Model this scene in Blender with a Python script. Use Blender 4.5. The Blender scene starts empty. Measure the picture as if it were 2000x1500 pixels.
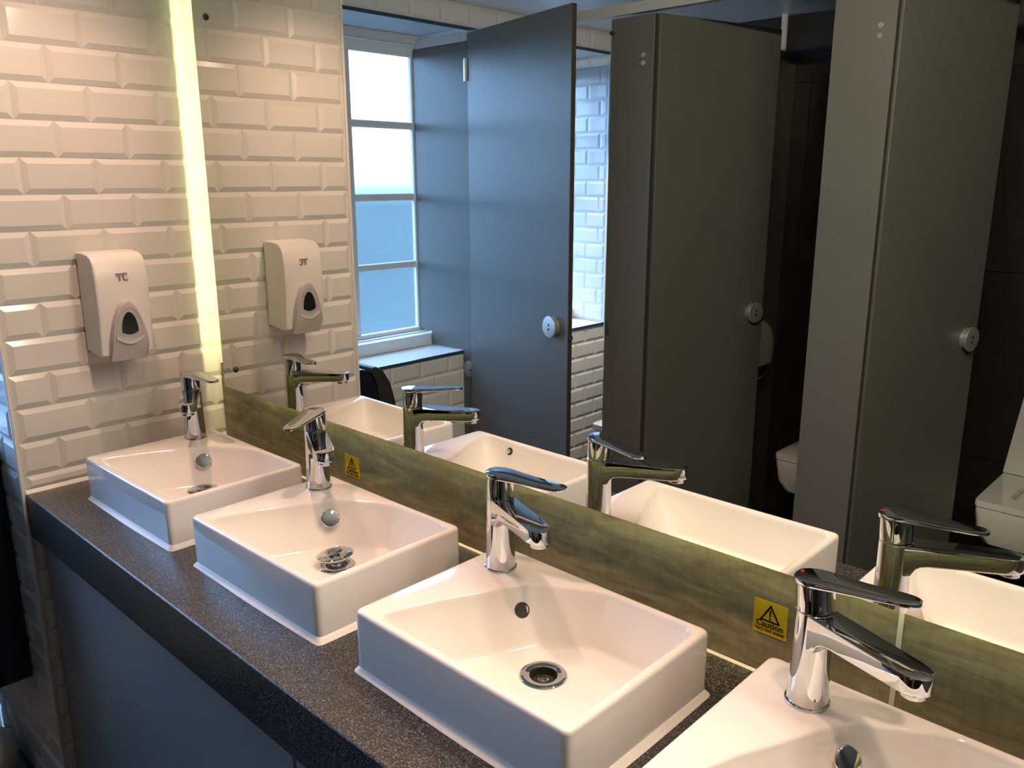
import bpy, bmesh, math, random
from mathutils import Vector, Matrix

random.seed(7)
S = bpy.context.scene
COL = S.collection
PI = math.pi

# ------------------------------------------------------------------ camera
cam_d = bpy.data.cameras.new('camera')
cam_d.sensor_width = 36.0
cam_d.lens = 29.2003
cam_d.clip_start = 0.02
cam = bpy.data.objects.new('camera', cam_d)
COL.objects.link(cam)
RT = Vector((0.7246121352, 0.6891526095, -0.0024360459))
UP = Vector((-0.1631213485, 0.1749467932, 0.9709711866))
FW = Vector((-0.6695735054, 0.7031801337, -0.2391840723))
cam.matrix_world = Matrix(((RT.x, UP.x, -FW.x, 1.9482923), (RT.y, UP.y, -FW.y, -0.9481426),
                           (RT.z, UP.z, -FW.z, 1.5258644), (0, 0, 0, 1)))
S.camera = cam

# ------------------------------------------------------------------ daylight outside the window
SKY_S, GROUND_S = 13.0, 0.62
w = bpy.data.worlds.new('daylight')
S.world = w
w.use_nodes = True
nt = w.node_tree
nt.nodes.clear()
tc = nt.nodes.new('ShaderNodeTexCoord')
sp = nt.nodes.new('ShaderNodeSeparateXYZ')
mr = nt.nodes.new('ShaderNodeMapRange')
mr.interpolation_type = 'SMOOTHSTEP'
mr.inputs['From Min'].default_value = -0.032
mr.inputs['From Max'].default_value = 0.05
mx = nt.nodes.new('ShaderNodeMix')
mx.data_type = 'RGBA'
mx.inputs[6].default_value = (0.30 * GROUND_S, 0.62 * GROUND_S, 1.0 * GROUND_S, 1)
mx.inputs[7].default_value = (0.35 * SKY_S, 0.57 * SKY_S, 1.0 * SKY_S, 1)
bg = nt.nodes.new('ShaderNodeBackground')
out = nt.nodes.new('ShaderNodeOutputWorld')
nt.links.new(tc.outputs['Generated'], sp.inputs[0])
nt.links.new(sp.outputs['Z'], mr.inputs['Value'])
nt.links.new(mr.outputs['Result'], mx.inputs['Factor'])
nt.links.new(mx.outputs[2], bg.inputs['Color'])
nt.links.new(bg.outputs[0], out.inputs[0])

# window opening sampled as a portal for the daylight (emits nothing itself)
pd = bpy.data.lights.new('window_portal', 'AREA')
pd.shape = 'RECTANGLE'
pd.size = 1.16
pd.size_y = 1.83
pd.cycles.is_portal = True
po = bpy.data.objects.new('window_portal', pd)
COL.objects.link(po)
po.matrix_world = Matrix(((0, 0, -1, -0.875), (0, 1, 0, -1.43), (1, 0, 0, 1.46), (0, 0, 0, 1)))

LAMP_W = 23.0          # each ceiling downlight
LED_S = 80.0           # light strip behind the mirror's side edge
FILL_S = 310.0      # unseen light added above the mirror to brighten the cubicle fronts
LED_LOW_S = 15.0        # light strip behind the mirror's lower edge
S.view_settings.view_transform = 'Standard'
S.view_settings.look = 'None'
S.view_settings.exposure = 0.0
S.view_settings.gamma = 1.0
S.view_settings.use_curve_mapping = False
S.cycles.use_denoising = True
S.cycles.max_bounces = 8
S.cycles.diffuse_bounces = 3
S.cycles.glossy_bounces = 6
S.cycles.transparent_max_bounces = 12
S.cycles.sample_clamp_indirect = 4.0
S.cycles.use_adaptive_sampling = True
S.cycles.adaptive_threshold = 0.035
S.cycles.blur_glossy = 0.3


# ------------------------------------------------------------------ materials
def new_mat(name):
    m = bpy.data.materials.new(name)
    m.use_nodes = True
    n = m.node_tree
    b = n.nodes['Principled BSDF']
    return m, n, b


def pbr(name, col, rough=0.5, metal=0.0, coat=0.0, spec=0.5, vary=0.0, scale=8.0, bump=0.0, bscale=60.0):
    m, n, b = new_mat(name)
    b.inputs['Base Color'].default_value = (*col, 1)
    b.inputs['Roughness'].default_value = rough
    b.inputs['Metallic'].default_value = metal
    b.inputs['Coat Weight'].default_value = coat
    b.inputs['Coat Roughness'].default_value = 0.05
    b.inputs['Specular IOR Level'].default_value = spec
    if vary > 0:
        g = n.nodes.new('ShaderNodeNewGeometry')
        t = n.nodes.new('ShaderNodeTexNoise')
        t.inputs['Scale'].default_value = scale
        t.inputs['Detail'].default_value = 4
        r = n.nodes.new('ShaderNodeValToRGB')
        r.color_ramp.elements[0].position = 0.3
        r.color_ramp.elements[1].position = 0.7
        r.color_ramp.elements[0].color = (*[c * (1 - vary) for c in col], 1)
        r.color_ramp.elements[1].color = (*[min(1, c * (1 + vary)) for c in col], 1)
        n.links.new(g.outputs['Position'], t.inputs['Vector'])
        n.links.new(t.outputs['Fac'], r.inputs['Fac'])
        n.links.new(r.outputs['Color'], b.inputs['Base Color'])
    if bump > 0:
        g2 = n.nodes.new('ShaderNodeNewGeometry')
        t2 = n.nodes.new('ShaderNodeTexNoise')
        t2.inputs['Scale'].default_value = bscale
        t2.inputs['Detail'].default_value = 3
        bp = n.nodes.new('ShaderNodeBump')
        bp.inputs['Strength'].default_value = bump
        bp.inputs['Distance'].default_value = 0.002
        n.links.new(g2.outputs['Position'], t2.inputs['Vector'])
        n.links.new(t2.outputs['Fac'], bp.inputs['Height'])
        n.links.new(bp.outputs['Normal'], b.inputs['Normal'])
    return m


def emit(name, col, strength):
    m, n, b = new_mat(name)
    b.inputs['Base Color'].default_value = (0.8, 0.8, 0.8, 1)
    b.inputs['Emission Color'].default_value = (*col, 1)
    b.inputs['Emission Strength'].default_value = strength
    return m


M = {}
M['tile'] = pbr('glazed_white_tile', (0.76, 0.75, 0.73), 0.13, vary=0.02, scale=3, bump=0.05, bscale=9)
M['ledge'] = pbr('glossy_white_ledge_tile', (0.76, 0.76, 0.76), 0.05, vary=0.02, scale=3, bump=0.03, bscale=6)
M['grout'] = pbr('pale_grout', (0.70, 0.67, 0.62), 0.85, vary=0.05, scale=40)
M['trim_white'] = pbr('pale_edge_trim', (0.78, 0.77, 0.75), 0.3, vary=0.02)
M['trim_dark'] = pbr('dark_blue_edge_trim', (0.035, 0.06, 0.10), 0.25, vary=0.05)
M['ceramic'] = pbr('white_vitreous_china', (0.83, 0.815, 0.79), 0.07, coat=0.3, vary=0.008, scale=4)
M['sealant'] = pbr('white_silicone', (0.82, 0.80, 0.76), 0.35, vary=0.02, scale=30)
M['chrome'] = pbr('polished_chrome', (0.66, 0.665, 0.68), 0.025, 1.0, vary=0.01)
M['chrome_dull'] = pbr('worn_chrome', (0.60, 0.60, 0.62), 0.18, 1.0, vary=0.05, scale=60)
M['hole'] = pbr('dark_hole', (0.02, 0.018, 0.015), 0.6, vary=0.1)
M['brass'] = pbr('dull_brass', (0.25, 0.2, 0.12), 0.35, 1.0, vary=0.1)
M['laminate'] = pbr('grey_cubicle_laminate', (0.095, 0.095, 0.091), 0.38, vary=0.03, scale=5, bump=0.04, bscale=400)
M['vanity'] = pbr('blue_grey_vanity_laminate', (0.29, 0.295, 0.305), 0.4, vary=0.03, scale=5)
M['lam_edge'] = pbr('brown_laminate_core', (0.045, 0.035, 0.03), 0.5, vary=0.1, scale=30)
M['dark_tile'] = pbr('black_slate_tile', (0.020, 0.019, 0.019), 0.28, vary=0.25, scale=14)
M['dark_grout'] = pbr('black_grout', (0.008, 0.008, 0.008), 0.8, vary=0.1)
M['dark_wall'] = pbr('charcoal_painted_wall', (0.06, 0.06, 0.06), 0.5, vary=0.05, scale=4)
M['floor'] = pbr('black_vinyl_floor', (0.012, 0.012, 0.013), 0.5, vary=0.15, scale=25)
M['ceiling'] = pbr('white_ceiling_board', (0.56, 0.56, 0.555), 0.30, vary=0.015, scale=3)
M['plaster'] = pbr('white_painted_plaster', (0.55, 0.56, 0.56), 0.5, vary=0.02, scale=3)
M['frame'] = pbr('white_window_paint', (0.70, 0.71, 0.71), 0.35, vary=0.02, scale=6)
M['soap'] = pbr('white_abs_plastic', (0.80, 0.785, 0.76), 0.32, vary=0.01)
M['soap_grey'] = pbr('pale_grey_plastic', (0.50, 0.475, 0.47), 0.30, vary=0.01)
M['soap_text'] = pbr('grey_print', (0.30, 0.24, 0.22), 0.5, vary=0.02)
M['soap_window'] = pbr('smoked_window', (0.010, 0.016, 0.018), 0.12, vary=0.1)
M['black'] = pbr('matt_black_plastic', (0.028, 0.028, 0.028), 0.4, vary=0.1)
M['navy'] = pbr('glossy_navy_plastic', (0.010, 0.014, 0.022), 0.12, vary=0.1)
M['white_print'] = pbr('white_print', (0.8, 0.8, 0.8), 0.5, vary=0.01)
M['yellow'] = pbr('yellow_vinyl', (0.74, 0.52, 0.01), 0.4, vary=0.03, scale=20)
M['ink'] = pbr('black_ink', (0.03, 0.025, 0.01), 0.5, vary=0.02)
M['red'] = pbr('red_mark', (0.6, 0.02, 0.02), 0.4, vary=0.02)
M['disc'] = pbr('satin_aluminium', (0.58, 0.58, 0.60), 0.32, 0.75, vary=0.02)
M['plastic_grey'] = pbr('grey_plastic', (0.42, 0.41, 0.39), 0.4, vary=0.02)
M['plate'] = pbr('mid_grey_plastic', (0.26, 0.26, 0.26), 0.4, vary=0.02)
M['rail'] = pbr('satin_grey_rail', (0.40, 0.41, 0.41), 0.35, vary=0.02)
M['bin'] = pbr('white_bin_plastic', (0.6, 0.58, 0.56), 0.4, vary=0.03)
M['mirror_back'] = pbr('mirror_backing', (0.30, 0.31, 0.24), 0.4, vary=0.05)
M['glass_edge'] = pbr('green_glass_edge', (0.10, 0.16, 0.09), 0.15, vary=0.05)
M['led'] = emit('led_strip_glow', (1.0, 0.90, 0.44), LED_S)
M['fill_glow'] = emit('fill_light_glow', (1.0, 0.90, 0.68), FILL_S)
M['led_low'] = emit('led_strip_soft_glow', (1.0, 0.94, 0.36), LED_LOW_S)
M['lamp'] = emit('lamp_lens_glow', (1.0, 0.80, 0.58), 14.0)

# mirror silvering
mm, n, b = new_mat('silvered_mirror')
b.inputs['Base Color'].default_value = (0.88, 0.90, 0.86, 1)
b.inputs['Metallic'].default_value = 1.0
b.inputs['Roughness'].default_value = 0.0
M['mirror'] = mm

# speckled worktop laminate
mm, n, b = new_mat('speckled_graphite_laminate')
g = n.nodes.new('ShaderNodeNewGeometry')
v = n.nodes.new('ShaderNodeTexVoronoi')
v.inputs['Scale'].default_value = 800
t = n.nodes.new('ShaderNodeTexNoise')
t.inputs['Scale'].default_value = 430
t.inputs['Detail'].default_value = 2
cr = n.nodes.new('ShaderNodeValToRGB')
cr.color_ramp.elements[0].position = 0.42
cr.color_ramp.elements[0].color = (0.008, 0.008, 0.009, 1)
cr.color_ramp.elements[1].position = 0.78
cr.color_ramp.elements[1].color = (0.25, 0.24, 0.225, 1)
e = cr.color_ramp.elements.new(0.60)
e.color = (0.026, 0.025, 0.025, 1)
sepv = n.nodes.new('ShaderNodeSeparateColor')
ad = n.nodes.new('ShaderNodeMath')
ad.operation = 'MULTIPLY_ADD'
ad.inputs[1].default_value = 0.42
n.links.new(g.outputs['Position'], v.inputs['Vector'])
n.links.new(g.outputs['Position'], t.inputs['Vector'])
n.links.new(v.outputs['Color'], sepv.inputs[0])
n.links.new(sepv.outputs[0], ad.inputs[0])
mu = n.nodes.new('ShaderNodeMath')
mu.operation = 'MULTIPLY'
mu.inputs[1].default_value = 0.62
n.links.new(t.outputs['Fac'], mu.inputs[0])
n.links.new(mu.outputs[0], ad.inputs[2])
n.links.new(ad.outputs[0], cr.inputs['Fac'])
n.links.new(cr.outputs['Color'], b.inputs['Base Color'])
b.inputs['Roughness'].default_value = 0.36
M['worktop'] = mm

# washed oak splashback
mm, n, b = new_mat('washed_oak_laminate')
g = n.nodes.new('ShaderNodeNewGeometry')
mp = n.nodes.new('ShaderNodeMapping')
mp.inputs['Scale'].default_value = (4.0, 4.0, 20.0)
t = n.nodes.new('ShaderNodeTexNoise')
t.inputs['Scale'].default_value = 1.6
t.inputs['Detail'].default_value = 8
t.inputs['Roughness'].default_value = 0.62
t.inputs['Distortion'].default_value = 1.1
mp2 = n.nodes.new('ShaderNodeMapping')
mp2.inputs['Scale'].default_value = (40.0, 40.0, 12.0)
t2 = n.nodes.new('ShaderNodeTexNoise')
t2.inputs['Scale'].default_value = 3.0
t2.inputs['Detail'].default_value = 3
cr = n.nodes.new('ShaderNodeValToRGB')
cr.color_ramp.elements[0].position = 0.30
cr.color_ramp.elements[0].color = (0.14, 0.115, 0.07, 1)
cr.color_ramp.elements[1].position = 0.72
cr.color_ramp.elements[1].color = (0.44, 0.40, 0.26, 1)
mxx = n.nodes.new('ShaderNodeMix')
mxx.data_type = 'RGBA'
mxx.blend_type = 'MULTIPLY'
mxx.inputs['Factor'].default_value = 0.25
cr2 = n.nodes.new('ShaderNodeValToRGB')
cr2.color_ramp.elements[0].position = 0.36
cr2.color_ramp.elements[0].color = (0.45, 0.45, 0.42, 1)
cr2.color_ramp.elements[1].position = 0.56
cr2.color_ramp.elements[1].color = (1, 1, 1, 1)
for a_, b_ in ((g.outputs['Position'], mp.inputs[0]), (mp.outputs[0], t.inputs['Vector']), (t.outputs['Fac'], cr.inputs[0]),
               (g.outputs['Position'], mp2.inputs[0]), (mp2.outputs[0], t2.inputs['Vector']), (t2.outputs['Fac'], cr2.inputs[0]),
               (cr.outputs[0], mxx.inputs[6]), (cr2.outputs[0], mxx.inputs[7]), (mxx.outputs[2], b.inputs['Base Color'])):
    n.links.new(a_, b_)
b.inputs['Roughness'].default_value = 0.42
M['oak'] = mm

# frosted window pane: lets the daylight through, veiled
mm, n, b = new_mat('frosted_pane')
n.nodes.remove(b)
o_ = n.nodes['Material Output']
tr = n.nodes.new('ShaderNodeBsdfTransparent')
tr.inputs[0].default_value = (0.93, 0.97, 0.98, 1)
tl = n.nodes.new('ShaderNodeBsdfTranslucent')
tl.inputs[0].default_value = (0.8, 0.88, 0.92, 1)
gl = n.nodes.new('ShaderNodeBsdfGlossy')
gl.inputs['Roughness'].default_value = 0.25
gl.inputs[0].default_value = (0.8, 0.8, 0.8, 1)
nz = n.nodes.new('ShaderNodeTexNoise')
nz.inputs['Scale'].default_value = 5.0
mrn = n.nodes.new('ShaderNodeMapRange')
mrn.inputs['To Min'].default_value = 0.025
mrn.inputs['To Max'].default_value = 0.045
gg = n.nodes.new('ShaderNodeNewGeometry')
m1 = n.nodes.new('ShaderNodeMixShader')
m2 = n.nodes.new('ShaderNodeMixShader')
m2.inputs[0].default_value = 0.05
n.links.new(gg.outputs['Position'], nz.inputs['Vector'])
n.links.new(nz.outputs['Fac'], mrn.inputs['Value'])
n.links.new(mrn.outputs[0], m1.inputs[0])
n.links.new(tr.outputs[0], m1.inputs[1])
n.links.new(tl.outputs[0], m1.inputs[2])
n.links.new(m1.outputs[0], m2.inputs[1])
n.links.new(gl.outputs[0], m2.inputs[2])
n.links.new(m2.outputs[0], o_.inputs[0])
M['pane'] = mm


# ------------------------------------------------------------------ mesh helpers
def link(name, me, mat, parent=None, smooth=False, angle=None):
    o = bpy.data.objects.new(name, me)
    COL.objects.link(o)
    if mat is not None and len(me.materials) == 0:
        me.materials.append(mat)
    if parent is not None:
        o.parent = parent
    if smooth:
        for p in me.polygons:
            p.use_smooth = True
        if angle is not None:
            bm = bmesh.new()
            bm.from_mesh(me)
            for e in bm.edges:
                if len(e.link_faces) == 2 and e.calc_face_angle(0) > angle:
                    e.smooth = False
            bm.to_mesh(me)
            bm.free()
    return o


def obj(name, bm, mat, parent=None, smooth=False, angle=math.radians(38)):
    bmesh.ops.recalc_face_normals(bm, faces=bm.faces[:])
    me = bpy.data.meshes.new(name)
    bm.to_mesh(me)
    bm.free()
    return link(name, me, mat, parent, smooth, angle if smooth else None)


def box(lo, hi, bevel=0.0, seg=2, bm=None):
    own = bm is None
    t = bmesh.new()
    bmesh.ops.create_cube(t, size=1.0)
    for v in t.verts:
        v.co = Vector(((lo[i] + hi[i]) / 2 + v.co[i] * (hi[i] - lo[i]) for i in range(3)))
    if bevel > 0:
        bmesh.ops.bevel(t, geom=t.edges[:], offset=bevel, segments=seg, affect='EDGES', profile=0.5)
    if own:
        return t
    me = bpy.data.meshes.new('tmp')
    t.to_mesh(me)
    t.free()
    bm.from_mesh(me)
    bpy.data.meshes.remove(me)
    return bm


def loft(rings, cap0=True, cap1=True, bm=None):
    bm = bm or bmesh.new()
    R = [[bm.verts.new(p) for p in r] for r in rings]
    k = len(R[0])
    for a, b2 in zip(R[:-1], R[1:]):
        for i in range(k):
            j = (i + 1) % k
            bm.faces.new((a[i], a[j], b2[j], b2[i]))
    if cap0:
        bm.faces.new(R[0][::-1])
    if cap1:
        bm.faces.new(R[-1])
    return bm


def lathe(profile, n=32, axis='z', centre=(0, 0, 0), bm=None, caps=True):
    rings = []
    for r, h in profile:
        ring = []
        for i in range(n):
            a = 2 * PI * i / n
            c, s = r * math.cos(a), r * math.sin(a)
            p = {'z': (c, s, h), 'x': (h, c, s), 'y': (c, h, s)}[axis]
            ring.append(Vector(p) + Vector(centre))
        rings.append(ring)
    return loft(rings, caps, caps, bm)


def prism(poly, axis, a, b2, bevel=0.0, seg=2):
    """poly: 2-D outline; axis x: (y,z), y: (x,z), z: (x,y)."""
    def P(q, d):
        return {'x': (d, q[0], q[1]), 'y': (q[0], d, q[1]), 'z': (q[0], q[1], d)}[axis]
    bm = loft([[P(q, a) for q in poly], [P(q, b2) for q in poly]])
    if bevel > 0:
        bmesh.ops.recalc_face_normals(bm, faces=bm.faces[:])
        es = [e for e in bm.edges if len(e.link_faces) == 2 and e.calc_face_angle(0) > 0.5]
        bmesh.ops.bevel(bm, geom=es, offset=bevel, segments=seg, affect='EDGES', profile=0.5)
    return bm


def round_poly(pts, radii, n=8):
    """closed polygon with rounded corners"""
    out_ = []
    k = len(pts)
    for i in range(k):
        p0, p1, p2 = Vector(pts[i - 1]), Vector(pts[i]), Vector(pts[(i + 1) % k])
        r = radii[i] if isinstance(radii, (list, tuple)) else radii
        a, c = (p0 - p1), (p2 - p1)
        la, lc = a.length, c.length
        a.normalize()
        c.normalize()
        ang = a.angle(c)
        if r <= 1e-6 or abs(ang - PI) < 1e-3:
            out_.append(tuple(p1))
            continue
        d = min(r / math.tan(ang / 2), la * 0.49, lc * 0.49)
        s, e_ = p1 + a * d, p1 + c * d
        for j in range(n + 1):
            f = j / n
            out_.append(tuple((1 - f) ** 2 * s + 2 * f * (1 - f) * p1 + f * f * e_))
    return out_


def tag(o, label, cat, group=None, kind=None):
    o['label'] = label
    o['category'] = cat
    if group:
        o['group'] = group
    if kind:
        o['kind'] = kind
    return o


def struct(o):
    o['kind'] = 'structure'
    return o


def thing(name, label, cat, loc=(0, 0, 0), rz=0.0, group=None):
    o = bpy.data.objects.new(name, None)
    o.empty_display_size = 0.05
    COL.objects.link(o)
    o.location = loc
    o.rotation_euler = (0, 0, rz)
    return tag(o, label, cat, group)


def text_mesh(body, size, extrude=0.0002, bold=0.0):
    c = bpy.data.curves.new('txt', 'FONT')
    c.body = body
    c.size = size
    c.align_x = 'CENTER'
    c.align_y = 'CENTER'
    c.extrude = extrude
    c.offset = bold
    c.resolution_u = 3
    o = bpy.data.objects.new('txt', c)
    COL.objects.link(o)
    dg = bpy.context.evaluated_depsgraph_get()
    me = bpy.data.meshes.new_from_object(o.evaluated_get(dg))
    bpy.data.objects.remove(o)
    bpy.data.curves.remove(c)
    return me


# ------------------------------------------------------------------ tiles
TW, TH, GAP, BEV = 0.15, 0.075, 0.0016, 0.0115
_tiles = {}


def tile_mesh(wd, ht):
    key = (round(wd, 3), round(ht, 3))
    if key in _tiles:
        return _tiles[key]
    wd, ht = key
    g2 = GAP / 2
    bv = min(BEV, wd * 0.3, ht * 0.3)
    x0, x1, y0, y1 = g2, wd - g2, g2, ht - g2
    V = [(x0, y0, -0.008), (x1, y0, -0.008), (x1, y1, -0.008), (x0, y1, -0.008),
         (x0, y0, -0.0042), (x1, y0, -0.0042), (x1, y1, -0.0042), (x0, y1, -0.0042),
         (x0 + bv, y0 + bv, 0), (x1 - bv, y0 + bv, 0), (x1 - bv, y1 - bv, 0), (x0 + bv, y1 - bv, 0)]
    F = []
    for i in range(4):
        j = (i + 1) % 4
        F += [(i, j, j + 4, i + 4), (i + 4, j + 4, j + 8, i + 8)]
    F += [(8, 9, 10, 11)]
    me = bpy.data.meshes.new('tile')
    me.from_pydata(V, [], F)
    me.materials.append(M['tile'])
    _tiles[key] = me
    return me


def put_tile(parent, u0, u1, z0, z1, face, plane):
    """face: '+x' (u = y), '-y' (u = x), '+y' (u = -x)"""
    if u1 - u0 < 0.012 or z1 - z0 < 0.012:
        return
    me = tile_mesh(u1 - u0, z1 - z0)
    o = bpy.data.objects.new('tile', me)
    COL.objects.link(o)
    o.parent = parent
    if face == '+x':
        B = Matrix(((0, 0, 1, plane), (1, 0, 0, u0), (0, 1, 0, z0), (0, 0, 0, 1)))
    elif face == '-y':
        B = Matrix(((1, 0, 0, u0), (0, 0, -1, plane), (0, 1, 0, z0), (0, 0, 0, 1)))
    else:
        B = Matrix(((-1, 0, 0, -u0), (0, 0, 1, plane), (0, 1, 0, z0), (0, 0, 0, 1)))
    jit = Matrix.Rotation(random.gauss(0, 0.0030), 4, 'X') @ Matrix.Rotation(random.gauss(0, 0.0022), 4, 'Y')
    o.matrix_local = B @ jit


def tile_field(parent, face, plane, ua, ub, za, zb, uref, zref, keep=None):
    """running bond: vertical joints at uref + c*TW on even rows; row k spans zref-(k+1)*TH .. zref-k*TH"""
    k0 = math.floor((zref - zb) / TH) - 1
    k1 = math.ceil((zref - za) / TH) + 1
    for k in range(k0, k1):
        z1, z0 = zref - k * TH, zref - (k + 1) * TH
        z1, z0 = min(z1, zb), max(z0, za)
        if z1 - z0 < 0.012:
            continue
        off = uref + (0 if k % 2 == 0 else TW / 2)
        c = math.floor((ua - off) / TW)
        while off + c * TW < ub - 1e-4:
            u0, u1 = max(ua, off + c * TW), min(ub, off + (c + 1) * TW)
            c += 1
            if keep is None or keep(u0, u1, z0, z1):
                put_tile(parent, u0, u1, z0, z1, face, plane)


ZREF, YREF = 1.7972, -0.14015
CEIL = 2.18
COUNTER = 0.86

# ------------------------------------------------------------------ room shell
struct(obj('floor', box((-0.95, -2.75, -0.06), (2.95, 0.16, 0.0)), M['floor']))
struct(obj('ceiling', box((-0.95, -2.75, CEIL), (2.95, 0.16, CEIL + 0.08)), M['ceiling']))
struct(obj('wall_back', box((-0.008, 0.038, 0.0), (2.9, 0.16, CEIL)), M['plaster']))
struct(obj('wall_right', box((2.9, -2.75, 0.0), (2.98, 0.16, CEIL)), M['dark_wall']))

# nib wall on the left, tiled on two faces
wl = struct(obj('wall_left', box((-0.55, -0.4455, 0.0), (-0.0045, 0.16, CEIL)), M['grout']))
tile_field(wl, '+x', 0.0, -0.446, 0.0375, COUNTER + 0.004, CEIL, YREF, ZREF)
tile_field(wl, '+x', 0.0, -0.446, -0.30, 0.0, COUNTER - 0.105, YREF, ZREF)
tile_field(wl, '-y', -0.45, -0.549, -0.004, 0.0, CEIL, -0.03, ZREF)
obj('corner_trim', box((-0.0075, -0.4535, 0.0), (0.0015, -0.4465, CEIL), 0.0012, 1), M['trim_white'], wl)

# outer wall with the window recess
XL, XW = -0.55, -0.82
YR = -2.34
bm = bmesh.new()
box((-0.95, -2.6, 0.0), (XL - 0.0045, -0.45, 0.822), bm=bm)
box((-0.95, -2.6, 2.094), (XL - 0.0045, -0.45, CEIL), bm=bm)
box((-0.95, -0.52, 0.822), (XL - 0.0045, -0.45, 2.094), bm=bm)
box((-0.95, -2.6, 0.822), (XL - 0.0045, YR - 0.0045, 2.094), bm=bm)
ww = struct(obj('wall_window', bm, M['grout']))
tile_field(ww, '+x', XL, -2.51, -0.462, 0.0, 0.822, -0.85, 0.826)
tile_field(ww, '+x', XL, -2.51, -0.462, 2.098, CEIL, -0.85, 2.173)
tile_field(ww, '+x', XL, -2.51, YR - 0.004, 0.832, 2.094, -0.85, 0.826)
tile_field(ww, '+y', YR, 0.556, 0.815, 0.842, 2.086, 0.60, 0.842)
obj('ledge_top', box((-0.83, YR, 0.822), (XL - 0.004, -0.52, 0.83)), M['ledge'], ww)
obj('recess_soffit', box((-0.83, YR, 2.086), (XL - 0.004, -0.52, 2.094)), M['plaster'], ww)
obj('edge_trim', box((XL - 0.004, YR, 0.820), (XL + 0.003, -0.462, 0.832)), M['trim_dark'], ww)
obj('edge_trim', box((XL - 0.004, YR, 2.086), (XL + 0.003, -0.462, 2.098)), M['trim_dark'], ww)
obj('edge_trim', box((XL - 0.004, YR - 0.004, 0.832), (XL + 0.003, YR + 0.003, 2.086)), M['trim_white'], ww)

# wall behind the toilets, large black tiles
YB = -2.52
wf = struct(obj('wall_front', box((-0.95, -2.75, 0.0), (2.95, YB - 0.008, CEIL)), M['dark_grout']))
zs = [0.0, 0.468, 1.19, 1.912, CEIL]
xs = [-0.548 + 0.6 * i for i in range(7)]
for a in range(4):
    off = 0.0 if a % 2 else 0.3
    for xx in xs:
        x0, x1 = max(-0.548, xx - off), min(2.898, xx - off + 0.6)
        if x1 - x0 > 0.02:
            obj('tile', box((x0 + 0.0015, YB - 0.009, zs[a] + 0.0015), (x1 - 0.0015, YB, zs[a + 1] - 0.0015)), M['dark_tile'], wf)

# ------------------------------------------------------------------ window
win = struct(obj('window_1', box((-0.865, YR, 0.83), (-0.748, -0.52, 0.882), 0.004, 2), M['frame']))
obj('window_board', box((-0.862, YR, 0.882), (-0.79, -0.52, 0.8865), 0.001, 1), M['frame'], win)
F0, F1 = -0.840, -0.82
obj('head_rail', box((F0, YR, 2.008), (F1, -0.52, 2.045)), M['frame'], win)
obj('head_moulding', box((F0, YR, 2.045), (-0.80, -0.52, 2.053), 0.003, 2), M['frame'], win)
obj('head_board', box((-0.875, YR, 2.053), (-0.79, -0.52, 2.0865)), M['plaster'], win)
obj('bottom_rail', box((F0, YR, 0.8865), (F1 + 0.004, -0.52, 0.903), 0.003, 2), M['frame'], win)
ystile = [-0.335, -0.69, -1.049, -1.382, -1.75, -2.10, -2.36]
hb = [(1.726, 1.755), (1.441, 1.471), (1.160, 1.189)]
zp = [0.903, 1.160, 1.189, 1.441, 1.471, 1.726, 1.755, 2.008]
for ya in ystile[1:-1]:
    obj('stile', box((F0, ya - 0.016, 0.903), (F1, ya + 0.016, 2.008), 0.003, 1), M['frame'], win)
obj('stile', box((F0, -0.55, 0.903), (F1, -0.52, 2.008)), M['frame'], win)
obj('stile', box((F0, YR, 0.903), (F1, YR + 0.03, 2.008)), M['frame'], win)
edges = [-0.55, -0.69, -1.049, -1.382, -1.75, -2.10, YR + 0.03 - 0.016]
for i in range(6):
    yb_, ya_ = edges[i] - (0.0 if i == 0 else 0.016), edges[i + 1] + 0.016
    for z0, z1 in hb:
        obj('glazing_bar', box((F0, ya_, z0), (F1 - 0.004, yb_, z1), 0.003, 1), M['frame'], win)
    for q in range(4):
        obj('pane', box((-0.836, ya_ - 0.004, zp[2 * q] - 0.004), (-0.832, yb_ + 0.004, zp[2 * q + 1] + 0.004)), M['pane'], win)

# ------------------------------------------------------------------ splashback panels
bm = box((0.0005, 0.030, COUNTER), (1.6615, 0.0375, 1.078))
tag(obj('splashback', bm, M['oak']), 'long greenish oak-effect splashback behind the first three basins', 'splashback', 'splashback boards under the mirror')
bm = box((1.6675, 0.030, COUNTER), (2.895, 0.0375, 1.078))
tag(obj('splashback', bm, M['oak']), 'oak-effect splashback right of the pale joint beside the nearest tap', 'splashback', 'splashback boards under the mirror')
tag(obj('joint_strip', box((1.6616, 0.0285, COUNTER), (1.6674, 0.0372, 1.078)), M['trim_white']),
    'thin pale vertical strip joining the two oak splashback boards', 'joint strip')

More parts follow.
